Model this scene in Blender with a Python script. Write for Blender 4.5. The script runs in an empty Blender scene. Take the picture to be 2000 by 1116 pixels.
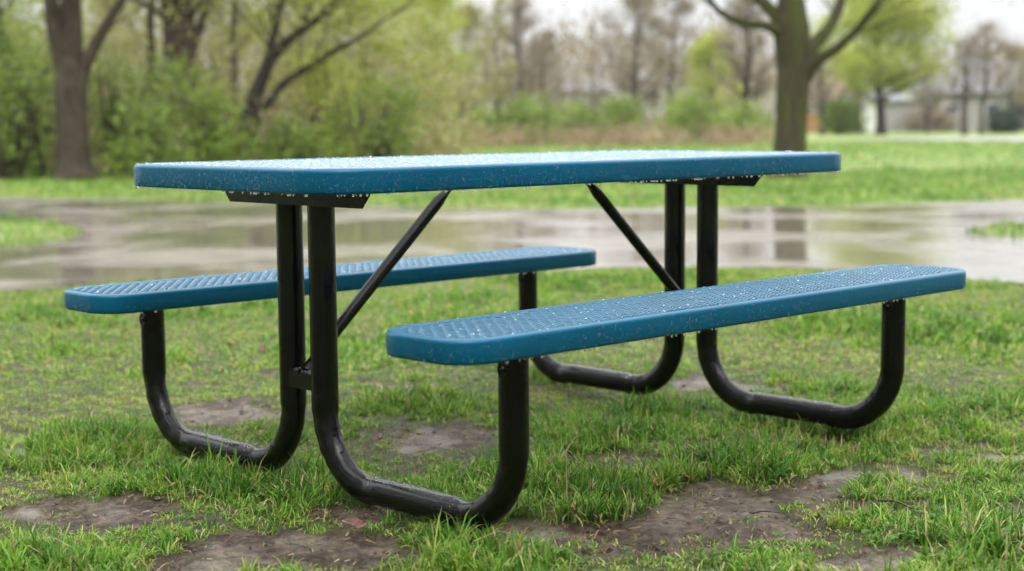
import bpy, math, random
import numpy as np
from mathutils import Vector, Matrix
random.seed(7)
RNG = np.random.default_rng(7)
scene = bpy.context.scene
COL = scene.collection
PI = math.pi

# ------------------------------------------------------------------ camera
CAM = np.array([-2.7552, -2.8186, 0.8475]); YAW, PITCH, ROLL, FPX = 0.8019, -0.1067, -0.0077, 2956.75
FW = np.array([math.cos(YAW)*math.cos(PITCH), math.sin(YAW)*math.cos(PITCH), math.sin(PITCH)])
RT0 = np.array([math.sin(YAW), -math.cos(YAW), 0.0]); UP0 = np.cross(RT0, FW)
RT = math.cos(ROLL)*RT0 + math.sin(ROLL)*UP0
UP = -math.sin(ROLL)*RT0 + math.cos(ROLL)*UP0
cd = bpy.data.cameras.new('camera'); cam = bpy.data.objects.new('camera', cd); COL.objects.link(cam)
cam.matrix_world = Matrix(((RT[0], UP[0], -FW[0], CAM[0]), (RT[1], UP[1], -FW[1], CAM[1]), (RT[2], UP[2], -FW[2], CAM[2]), (0, 0, 0, 1)))
cd.sensor_width = 36; cd.lens = FPX/2000*36; cd.clip_start = 0.05; cd.clip_end = 3000
cd.dof.use_dof = True; cd.dof.focus_distance = 3.35; cd.dof.aperture_fstop = 2.6; cd.dof.aperture_blades = 0
scene.camera = cam

def ray(px, py):
    d = FW + RT*(px-1000)/FPX - UP*(py-558)/FPX
    return d
def gp(px, py, z=0.0):                       # ground point seen at a place of the photograph
    d = ray(px, py); t = (z-CAM[2])/d[2]
    return CAM + d*t
def dp(px, py, depth):                       # point at a given depth
    return CAM + ray(px, py)*depth
def project(P):
    v = P-CAM; z = v@FW
    zz = np.where(z > 0.3, z, 0.3)
    x = 1000+FPX*(v@RT)/zz; y = 558-FPX*(v@UP)/zz
    return x, np.where(z > 0.3, y, 5000.0), z

# ------------------------------------------------------------------ noise
def vnoise(x, y, seed=0):
    xi = np.floor(x).astype(np.int64); yi = np.floor(y).astype(np.int64)
    fx = x-xi; fy = y-yi; fx = fx*fx*(3-2*fx); fy = fy*fy*(3-2*fy)
    def h(a, b):
        n = (a*374761393 + b*668265263 + seed*1442695041) & 0xffffffff
        n = ((n ^ (n >> 13))*1274126177) & 0xffffffff
        return ((n ^ (n >> 16)) & 0xffff)/65535.0
    return (h(xi, yi)*(1-fx)+h(xi+1, yi)*fx)*(1-fy)+(h(xi, yi+1)*(1-fx)+h(xi+1, yi+1)*fx)*fy
def fbm(x, y, s, oct=4, seed=0):
    v = 0; a = .5; t = 0
    for o in range(oct):
        v = v+a*vnoise(x*s+17.3*o, y*s-9.1*o, seed+o); t += a; a *= .5; s *= 2.03
    return v/t

# ------------------------------------------------------------------ mesh building
class Buf:
    def __init__(s): s.v = []; s.f = []; s.n = 0; s.c = []
    def add(s, v, faces, col=None):
        v = np.asarray(v, float)
        for f in faces:
            f = np.asarray(f)
            if len(f): s.f.append(f+s.n)
        s.v.append(v); s.n += len(v)
        if col is not None: s.c.append(np.broadcast_to(np.asarray(col, float), (len(v), 4)))
    def tube(s, pts, rad, sides=8, cap=True, squash=None, col=None):
        p = np.asarray(pts, float); n = len(p); rad = np.broadcast_to(np.asarray(rad, float), (n,))
        t = np.gradient(p, axis=0); t /= np.linalg.norm(t, axis=1)[:, None]+1e-12
        ref = np.array([0, 0, 1.0]) if abs(t[0][2]) < .9 else np.array([1.0, 0, 0])
        a = np.cross(t[0], ref); a /= np.linalg.norm(a)
        A = []
        for i in range(n):
            a = a-t[i]*(a@t[i]); a /= np.linalg.norm(a)+1e-12; A.append(a)
        A = np.array(A); B = np.cross(t, A)
        th = np.linspace(0, 2*PI, sides, endpoint=False)
        ca, sa = np.cos(th), np.sin(th)
        if squash is None: V = p[:, None]+rad[:, None, None]*(ca[None, :, None]*A[:, None]+sa[None, :, None]*B[:, None])
        else:
            V = p[:, None]+rad[:, None, None]*(squash[0][:, None, None]*ca[None, :, None]*A[:, None]+squash[1][:, None, None]*sa[None, :, None]*B[:, None])
        V = V.reshape(-1, 3)
        i = np.arange(n-1)[:, None]*sides; j = np.arange(sides)[None]; k = (j+1) % sides
        F = np.stack([i+j, i+k, i+sides+k, i+sides+j], -1).reshape(-1, 4)
        fs = [F]
        s.add(V, fs, col)
        if cap: s.add(V[:sides], [np.arange(sides)[::-1][None]], col); s.add(V[-sides:], [np.arange(sides)[None]], col)
    def box(s, lo, hi, M=None, col=None):
        x0, y0, z0 = lo; x1, y1, z1 = hi
        v = np.array([(x0, y0, z0), (x1, y0, z0), (x1, y1, z0), (x0, y1, z0), (x0, y0, z1), (x1, y0, z1), (x1, y1, z1), (x0, y1, z1)], float)
        if M is not None: v = M(v)
        s.add(v, [[(0, 3, 2, 1), (4, 5, 6, 7), (0, 1, 5, 4), (1, 2, 6, 5), (2, 3, 7, 6), (3, 0, 4, 7)]], col)
    def build(s, name, mat, parent=None, smooth=True):
        me = bpy.data.meshes.new(name)
        V = np.concatenate(s.v); me.vertices.add(len(V)); me.vertices.foreach_set('co', V.ravel())
        li = []; st = []; o = 0
        for f in s.f:
            m, k = f.shape; li.append(f.ravel()); st.append(o+np.arange(m)*k); o += m*k
        li = np.concatenate(li).astype(np.int32); st = np.concatenate(st).astype(np.int32)
        me.loops.add(len(li)); me.loops.foreach_set('vertex_index', li)
        me.polygons.add(len(st)); me.polygons.foreach_set('loop_start', st)
        me.polygons.foreach_set('use_smooth', np.full(len(st), smooth))
        me.update(calc_edges=True)
        if s.c:
            ca = me.color_attributes.new('tint', 'FLOAT_COLOR', 'POINT'); ca.data.foreach_set('color', np.concatenate(s.c).ravel())
        me.validate()
        me.materials.append(mat)
        o = bpy.data.objects.new(name, me); COL.objects.link(o)
        if parent is not None: o.parent = parent
        return o
def tag(o, label=None, cat=None, group=None, kind=None):
    if label: o['label'] = label
    if cat: o['category'] = cat
    if group: o['group'] = group
    if kind: o['kind'] = kind
    return o
def thing(name, label, cat, loc=(0, 0, 0), group=None):
    o = bpy.data.objects.new(name, None); COL.objects.link(o); o.location = loc; o.empty_display_size = .1
    return tag(o, label, cat, group)

# ------------------------------------------------------------------ materials
def newmat(name):
    m = bpy.data.materials.new(name); m.use_nodes = True; nt = m.node_tree
    return m, nt, nt.nodes['Principled BSDF'], nt.nodes['Material Output']
def N(nt, typ, **kw):
    n = nt.nodes.new(typ)
    for k, v in kw.items():
        if k in n.inputs: n.inputs[k].default_value = v
        else: setattr(n, k, v)
    return n
def noise(nt, scale, detail=4, rough=.55, vec=None, dist=0):
    n = N(nt, 'ShaderNodeTexNoise'); n.inputs['Scale'].default_value = scale; n.inputs['Detail'].default_value = detail
    n.inputs['Roughness'].default_value = rough; n.inputs['Distortion'].default_value = dist
    if vec is not None: nt.links.new(vec, n.inputs['Vector'])
    return n
def ramp(nt, src, stops):
    r = N(nt, 'ShaderNodeValToRGB'); e = r.color_ramp.elements
    while len(e) < len(stops): e.new(.5)
    for i, (p, c) in enumerate(stops): e[i].position = p; e[i].color = (*c, 1) if len(c) == 3 else c
    nt.links.new(src, r.inputs[0]); return r
def coords(nt, scale=None):
    tc = N(nt, 'ShaderNodeTexCoord')
    if scale is None: return tc.outputs['Object']
    mp = N(nt, 'ShaderNodeMapping'); mp.inputs['Scale'].default_value = scale; nt.links.new(tc.outputs['Object'], mp.inputs['Vector'])
    return mp.outputs[0]
def bump(nt, src, strength, dist, b, prev=None):
    n = N(nt, 'ShaderNodeBump'); n.inputs['Strength'].default_value = strength; n.inputs['Distance'].default_value = dist
    nt.links.new(src, n.inputs['Height'])
    if prev is not None: nt.links.new(prev.outputs[0], n.inputs['Normal'])
    nt.links.new(n.outputs[0], b.inputs['Normal']); return n

def mat_blue(wet=.1, rg=.27, cr=.10, ci=1.5, bs=.25):
    m, nt, b, o = newmat('blue plastisol'); c = coords(nt)
    n = noise(nt, 5, 3, vec=c); r = ramp(nt, n.outputs[0], [(.3, (.0001, .084, .160)), (.7, (.0002, .106, .200))])
    nt.links.new(r.outputs[0], b.inputs['Base Color']); b.inputs['Roughness'].default_value = rg; b.inputs['IOR'].default_value = 1.32
    v = N(nt, 'ShaderNodeTexVoronoi'); v.inputs['Scale'].default_value = 160; nt.links.new(c, v.inputs['Vector'])
    rr = ramp(nt, v.outputs['Distance'], [(.1, (1, 1, 1)), (.4, (0, 0, 0))])
    n2 = noise(nt, 45, 3, vec=c); b1 = bump(nt, n2.outputs[0], bs, .0012, b); bump(nt, rr.outputs[0], .3, .0006, b, b1)
    b.inputs['Coat Weight'].default_value = wet; b.inputs['Coat Roughness'].default_value = cr; b.inputs['Coat IOR'].default_value = ci
    return m
def mat_black():
    m, nt, b, o = newmat('black powder coat'); c = coords(nt)
    b.inputs['Base Color'].default_value = (.0015, .0017, .0015, 1); b.inputs['IOR'].default_value = 1.32; b.inputs['Roughness'].default_value = .3
    n = noise(nt, 260, 2, vec=c); r = ramp(nt, n.outputs[0], [(.52, (0, 0, 0)), (.62, (1, 1, 1))])
    n3 = noise(nt, 14, 3, vec=c, dist=1); r3 = ramp(nt, n3.outputs[0], [(.45, (.08, .08, .08)), (.6, (.26, .26, .26))])
    nt.links.new(r3.outputs[0], b.inputs['Roughness'])
    n2 = noise(nt, 30, 3, vec=c); b1 = bump(nt, n2.outputs[0], .3, .002, b); bump(nt, r.outputs[0], .5, .0008, b, b1)
    b.inputs['Coat Weight'].default_value = .22; b.inputs['Coat Roughness'].default_value = .08
    return m
def mat_water(tr=.90, col=(.35, .72, .92)):  # default tint and diffuse share paint a pale sky glint into the drops
    m, nt, b, o = newmat('water'); b.inputs['Base Color'].default_value = (*col, 1); b.inputs['Roughness'].default_value = .01
    b.inputs['IOR'].default_value = 1.33; b.inputs['Transmission Weight'].default_value = tr; b.inputs['Roughness'].default_value = .04; return m
def mat_leaf(name, lo, hi, trans=.4, rough=.45):
    m, nt, b, o = newmat(name)
    at = N(nt, 'ShaderNodeAttribute'); at.attribute_name = 'tint'
    mx = N(nt, 'ShaderNodeMix'); mx.data_type = 'RGBA'; mx.inputs[6].default_value = (*lo, 1); mx.inputs[7].default_value = (*hi, 1)
    sp = N(nt, 'ShaderNodeSeparateColor'); nt.links.new(at.outputs['Color'], sp.inputs[0]); nt.links.new(sp.outputs[0], mx.inputs[0])
    nt.links.new(mx.outputs[2], b.inputs['Base Color']); b.inputs['Roughness'].default_value = rough
    tr = N(nt, 'ShaderNodeBsdfTranslucent'); nt.links.new(mx.outputs[2], tr.inputs[0])
    ms = N(nt, 'ShaderNodeMixShader'); ms.inputs[0].default_value = trans
    nt.links.new(b.outputs[0], ms.inputs[1]); nt.links.new(tr.outputs[0], ms.inputs[2]); nt.links.new(ms.outputs[0], o.inputs[0])
    return m
def mat_blade():
    m, nt, b, o = newmat('grass blade')
    at = N(nt, 'ShaderNodeAttribute'); at.attribute_name = 'tint'
    nt.links.new(at.outputs['Color'], b.inputs['Base Color']); b.inputs['Roughness'].default_value = .45; b.inputs['Specular IOR Level'].default_value = .22
    tr = N(nt, 'ShaderNodeBsdfTranslucent'); nt.links.new(at.outputs['Color'], tr.inputs[0])
    ms = N(nt, 'ShaderNodeMixShader'); ms.inputs[0].default_value = .28
    nt.links.new(b.outputs[0], ms.inputs[1]); nt.links.new(tr.outputs[0], ms.inputs[2]); nt.links.new(ms.outputs[0], o.inputs[0])
    return m
def mat_bark(name, a, b_, moss=None, sc=1):
    m, nt, b, o = newmat(name); c = coords(nt, (6*sc, 6*sc, 1.2*sc))
    n = noise(nt, 3, 6, .65, c, .6); r = ramp(nt, n.outputs[0], [(.3, a), (.7, b_)])
    out = r.outputs[0]
    if moss:
        n3 = noise(nt, .8, 3, vec=c); r3 = ramp(nt, n3.outputs[0], [(.42, (0, 0, 0)), (.6, (1, 1, 1))])
        mx = N(nt, 'ShaderNodeMix'); mx.data_type = 'RGBA'; mx.inputs[7].default_value = (*moss, 1)
        nt.links.new(r3.outputs[0], mx.inputs[0]); nt.links.new(out, mx.inputs[6]); out = mx.outputs[2]
    nt.links.new(out, b.inputs['Base Color']); b.inputs['Roughness'].default_value = .8; b.inputs['Specular IOR Level'].default_value = .15
    bump(nt, n.outputs[0], 1, .06, b); return m
def mat_plain(name, a, b_, scale=3, rough=.7, bp=0):
    m, nt, b, o = newmat(name); c = coords(nt); n = noise(nt, scale, 5, .6, c)
    r = ramp(nt, n.outputs[0], [(.3, a), (.7, b_)]); nt.links.new(r.outputs[0], b.inputs['Base Color'])
    b.inputs['Roughness'].default_value = rough
    if bp: bump(nt, n.outputs[0], .5, bp, b)
    return m
BLUE = mat_blue(); BLUE_WET = mat_blue(.6, .3, .18, 1.5, .2); TOP_WET = mat_blue(1.0, .5, .34, 1.75, .6); BLACK = mat_black(); GLINT_WATER = mat_water(); CLEAR = mat_water(1.0, (1, 1, 1)); BLADE = mat_blade()

# ------------------------------------------------------------------ world: overcast sky
SUN_EL, SUN_ROT = math.radians(58), math.radians(215)
w = bpy.data.worlds.new('World'); scene.world = w; w.use_nodes = True; nt = w.node_tree
bg = nt.nodes['Background']
sky = N(nt, 'ShaderNodeTexSky'); sky.sky_type = 'NISHITA'; sky.sun_disc = False; sky.sun_elevation = SUN_EL; sky.sun_rotation = SUN_ROT
sky.air_density = 1; sky.dust_density = 4; sky.ozone_density = 1
tc = N(nt, 'ShaderNodeTexCoord'); sx = N(nt, 'ShaderNodeSeparateXYZ'); nt.links.new(tc.outputs['Generated'], sx.inputs[0])
cl = noise(nt, 2.2, 5, .55, tc.outputs['Generated'])
grad = ramp(nt, sx.outputs[2], [(0, (10.0, 10.1, 10.3)), (.12, (10.8, 10.9, 11.0)), (.4, (24, 24.3, 24.8)), (1, (46, 46.5, 47.5))])
var = ramp(nt, cl.outputs[0], [(.3, (.9, .9, .91)), (.7, (1.08, 1.08, 1.07))])
mul = N(nt, 'ShaderNodeMix'); mul.data_type = 'RGBA'; mul.blend_type = 'MULTIPLY'; mul.inputs[0].default_value = 1
nt.links.new(grad.outputs[0], mul.inputs[6]); nt.links.new(var.outputs[0], mul.inputs[7])
mixs = N(nt, 'ShaderNodeMix'); mixs.data_type = 'RGBA'; mixs.inputs[0].default_value = .9
nt.links.new(sky.outputs[0], mixs.inputs[6]); nt.links.new(mul.outputs[2], mixs.inputs[7])
nt.links.new(mixs.outputs[2], bg.inputs[0]); bg.inputs[1].default_value = .1
ld = bpy.data.lights.new('sun', 'SUN'); ld.energy = .9; ld.angle = math.radians(30); ld.color = (1, .96, .9)
so = bpy.data.objects.new('sun', ld); COL.objects.link(so); so.rotation_euler = (PI/2-SUN_EL, 0, PI-SUN_ROT)
scene.view_settings.view_transform = 'Standard'; scene.view_settings.look = 'None'; scene.view_settings.exposure = .04; scene.view_settings.gamma = 1

# ------------------------------------------------------------------ ground maps
# worn muddy patches: (px, py, half width, half height, strength, wetness)
PATCH = [(1330, 1035, 330, 62, 1.3, .3), (1560, 975, 290, 42, 1.1, .35), (1720, 920, 180, 26, 1.1, .9), (1940, 884, 95, 16, 1.2, 1), (1700, 1090, 130, 38, 1.1, .9),
         (190, 990, 230, 44, 1.3, .4), (90, 1040, 170, 30, .9, .3), (560, 1060, 210, 44, 1.3, .3), (700, 1000, 150, 26, .8, .2), (40, 872, 85, 15, 1.2, 1),
         (780, 752, 100, 15, 1.3, .95), (440, 800, 170, 20, 1.2, .4), (300, 745, 110, 12, .6, .2), (860, 858, 190, 26, 1.25, .25), (1190, 900, 250, 34, 1.2, .3), (1030, 960, 160, 18, .8, .1), (1150, 785, 110, 13, .9, .3),
         (1490, 752, 130, 14, 1.2, .8), (1500, 850, 130, 16, .8, .2), (1440, 640, 70, 8, .8, .2), (1250, 700, 90, 8, .7, .3), (560, 690, 120, 9, .6, .1), (1850, 1090, 160, 20, .6, .5), (1900, 640, 90, 8, .5, .2), (860, 790, 130, 14, .7, .4)]
# denser long tufts
TUFT = [(180, 870, 190, 45, 1), (820, 790, 150, 24, 1), (440, 950, 130, 30, .8), (620, 970, 130, 28, .8), (1650, 850, 220, 40, 1), (1200, 950, 190, 40, 1), (1450, 905, 160, 26, 1), (1150, 850, 90, 24, .8),
        (1930, 1060, 120, 40, .9), (960, 1090, 160, 40, .9), (60, 1100, 160, 30, .9), (1080, 745, 90, 16, .7), (1260, 800, 130, 16, .7), (1580, 640, 200, 20, .7), (1850, 820, 130, 26, .8), (370, 870, 100, 22, .7), (1060, 1010, 140, 40, .9)]
def maps(X, Y):
    P = np.stack([X, Y, np.zeros_like(X)], -1); u, v, z = project(P)
    wob = (fbm(X, Y, 3.0, 5, 3)-.5)
    mud = np.zeros_like(X); wet = np.zeros_like(X); tuft = np.zeros_like(X)
    for a, b_, c, d, s, wt in PATCH:
        r = ((u-a)/c)**2+((v-b_)/d)**2; k = np.exp(-r*1.0)*s; mud = np.maximum(mud, k); wet = np.maximum(wet, k*wt)
    for a, b_, c, d, s in TUFT:
        r = ((u-a)/c)**2+((v-b_)/d)**2; tuft = np.maximum(tuft, np.exp(-r)*s)
    near = np.clip((13-z)/4, 0, 1)
    mud = mud+wob*1.6-.02; mud = mud+(fbm(X, Y, 8, 4, 11)-.5)*1.5
    mud = np.clip((mud-.52)/.22, 0, 1)*near
    wet = np.clip((wet+wob*1.4-.28+(fbm(X, Y, 13, 3, 141)-.5)*1.3)/.5, 0, 1)*near*np.clip(mud*1.5, 0, 1)
    return mud, wet, tuft, u, v, z
# path outline in the photograph, projected to the ground
far_edge = [(-420, 378), (-200, 381), (0, 386), (200, 388), (420, 392), (640, 398), (820, 404), (1000, 407), (1200, 406), (1400, 404), (1580, 402), (1750, 398), (1900, 393), (2100, 388), (2400, 384)]
isl_r = [(2500, 425), (2200, 431), (2020, 436), (1950, 441), (1905, 447), (1885, 453), (1915, 459), (1990, 466), (2150, 476), (2500, 492)]
near_edge = [(2700, 600), (2400, 580), (2200, 565), (2000, 551), (1900, 546), (1780, 534), (1640, 525), (1450, 521), (1250, 522), (1000, 529), (700, 536), (500, 542), (300, 551), (150, 561), (0, 569), (-200, 580), (-500, 600)]
isl_l = [(-500, 512), (-200, 497), (0, 484), (90, 474), (140, 464), (160, 453), (145, 444), (90, 434), (0, 428), (-200, 420), (-500, 412)]
PATHPX = far_edge+isl_r+near_edge+isl_l
def smooth_poly(pts, sub=6):
    p = np.array([gp(*q)[:2] for q in pts]); n = len(p); out = []
    for i in range(n):
        a, b_, c, d = p[i-1], p[i], p[(i+1) % n], p[(i+2) % n]
        if np.linalg.norm(c-b_) > 12: out.append(b_); continue
        for k in range(sub):
            t = k/sub; q = .5*((2*b_)+(-a+c)*t+(2*a-5*b_+4*c-d)*t*t+(-a+3*b_-3*c+d)*t**3)
            q = q+(vnoise(q[:1]*2.1, q[1:]*2.1, 5)[0]-.5)*.16; out.append(q)
    return np.array(out)
PATHW = smooth_poly(PATHPX)
def inside(X, Y, poly):
    r = np.zeros(X.shape, bool); n = len(poly)
    for i in range(n):
        x0, y0 = poly[i]; x1, y1 = poly[(i+1) % n]
        if y0 == y1: continue
        c = ((y0 > Y) != (y1 > Y)) & (X < (x1-x0)*(Y-y0)/(y1-y0)+x0); r ^= c
    return r

def gheight(X, Y):
    P = np.stack([X, Y, np.zeros_like(X)], -1); z = (P-CAM)@FW
    h = (fbm(X, Y, 1.3, 3, 21)-.5)*.035+(fbm(X, Y, 9, 3, 31)-.5)*.018
    k = np.clip((6.6-z)/1.0, 0, 1)
    return h*k-.006

# ground sheet: fine near the table, coarse to the horizon
def axis(c):
    fine = np.arange(-2.6, 5.2, .026)
    o = []; x = fine[-1]; s = .03
    while x < 900: s *= 1.09; x += s; o.append(x)
    l = []; x = fine[0]; s = .03
    while x > -500: s *= 1.14; x -= s; l.append(x)
    return np.concatenate([l[::-1], fine, o])
ax = axis(0); gx, gy = np.meshgrid(ax, ax, indexing='ij')
mud, wet, tuf, u, v, z = maps(gx, gy)
gz = gheight(gx, gy)-mud*.008+mud*(fbm(gx, gy, 14, 4, 41)-.5)*.030
gz = np.where(wet > .2, gz*(1-wet)+(-.012)*wet, gz)
inp = inside(gx, gy, PATHW)
gz = np.where(inp, -.03, gz)
n = len(ax); V = np.stack([gx, gy, gz], -1).reshape(-1, 3)
i = np.arange(n-1)[:, None]*n; j = np.arange(n-1)[None]
F = np.stack([i+j, i+n+j, i+n+j+1, i+j+1], -1).reshape(-1, 4)
g = Buf(); g.add(V, [F], np.stack([mud, wet, tuf, np.ones_like(mud)], -1).reshape(-1, 4))
m, nt, b, o = newmat('turf and wet soil'); c = coords(nt)
at = N(nt, 'ShaderNodeAttribute'); at.attribute_name = 'tint'; sp = N(nt, 'ShaderNodeSeparateColor'); nt.links.new(at.outputs['Color'], sp.inputs[0])
n1 = noise(nt, 34, 9, .74, c, .6); soil = ramp(nt, n1.outputs[0], [(.34, (.014, .009, .006)), (.46, (.060, .040, .026)), (.54, (.110, .075, .050)), (.66, (.20, .145, .100))])
n2 = noise(nt, 1.1, 6, .62, c); turf = ramp(nt, n2.outputs[0], [(.3, (.13, .19, .04)), (.5, (.185, .255, .05)), (.7, (.25, .305, .07))])
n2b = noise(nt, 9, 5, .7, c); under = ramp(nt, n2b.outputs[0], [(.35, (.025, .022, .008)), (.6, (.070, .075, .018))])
# distance from the table (world space): near thatch is darkened as painted shade between real blades, far lawn is closed grass
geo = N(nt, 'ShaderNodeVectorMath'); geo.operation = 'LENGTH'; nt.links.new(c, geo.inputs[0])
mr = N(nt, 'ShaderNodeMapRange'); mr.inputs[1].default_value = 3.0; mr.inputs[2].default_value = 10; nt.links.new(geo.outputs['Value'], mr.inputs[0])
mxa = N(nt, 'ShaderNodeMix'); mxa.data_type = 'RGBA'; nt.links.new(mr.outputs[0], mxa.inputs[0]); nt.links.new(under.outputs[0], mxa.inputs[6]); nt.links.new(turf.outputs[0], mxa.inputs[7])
mxb = N(nt, 'ShaderNodeMix'); mxb.data_type = 'RGBA'; nt.links.new(sp.outputs[0], mxb.inputs[0]); nt.links.new(mxa.outputs[2], mxb.inputs[6]); nt.links.new(soil.outputs[0], mxb.inputs[7])
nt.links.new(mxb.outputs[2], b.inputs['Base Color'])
rw = N(nt, 'ShaderNodeMapRange'); nt.links.new(sp.outputs[1], rw.inputs[0]); rw.inputs[3].default_value = .48; si = N(nt, 'ShaderNodeMapRange'); nt.links.new(sp.outputs[1], si.inputs[0]); si.inputs[3].default_value = .22; si.inputs[4].default_value = .6; nt.links.new(si.outputs[0], b.inputs['Specular IOR Level']); rw.inputs[4].default_value = .12
nt.links.new(rw.outputs[0], b.inputs['Roughness'])
iw = N(nt, 'ShaderNodeMapRange'); iw.inputs[3].default_value = 1; iw.inputs[4].default_value = .16; nt.links.new(sp.outputs[1], iw.inputs[0])
bp = bump(nt, n1.outputs[0], 1.0, .022, b); nt.links.new(iw.outputs[0], bp.inputs['Strength'])
ground = tag(g.build('ground', m), kind='structure')

# wet path
from mathutils.geometry import tessellate_polygon
pv = [Vector((p[0], p[1], 0)) for p in PATHW]
me = bpy.data.meshes.new('path'); me.from_pydata([(p.x, p.y, .0) for p in pv], [], [list(t) for t in tessellate_polygon([pv])]); me.update()
path = bpy.data.objects.new('path', me); COL.objects.link(path); tag(path, kind='structure')
m, nt, b, o = newmat('wet asphalt'); c = coords(nt, (1, 1, 1))
n1 = noise(nt, 3, 7, .7, c); r1 = ramp(nt, n1.outputs[0], [(.3, (.12, .102, .08)), (.7, (.25, .22, .18))]); nt.links.new(r1.outputs[0], b.inputs['Base Color'])
n2 = noise(nt, .55, 5, .6, c, .5); r2 = ramp(nt, n2.outputs[0], [(.38, (.02, .02, .02)), (.48, (.11, .11, .11)), (.62, (.38, .38, .38))]); nt.links.new(r2.outputs[0], b.inputs['Roughness'])
n3 = noise(nt, 60, 3, .6, c); bump(nt, n3.outputs[0], .12, .002, b); b.inputs['IOR'].default_value = 1.5
b.inputs['Coat Weight'].default_value = .25; b.inputs['Coat Roughness'].default_value = .05; me.materials.append(m)

# distant road crossing the field on the right
rd = Buf(); pr = []
for px, y0, y1 in [(1500, 267, 271), (1640, 266, 272), (1800, 262, 273), (2000, 261, 275), (2300, 262, 279), (2900, 266, 290)]:
    pr.append((gp(px, y0+8), gp(px, y1+3)))
vv = [];
for a, b_ in pr: vv += [a+[0, 0, .03], b_+[0, 0, .03]]
rd.add(vv, [[(2*k, 2*k+1, 2*k+3, 2*k+2) for k in range(len(pr)-1)]])
tag(rd.build('road', mat_plain('pale wet road', (.30, .29, .27), (.40, .39, .37), .3, .25)), kind='structure')

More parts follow.
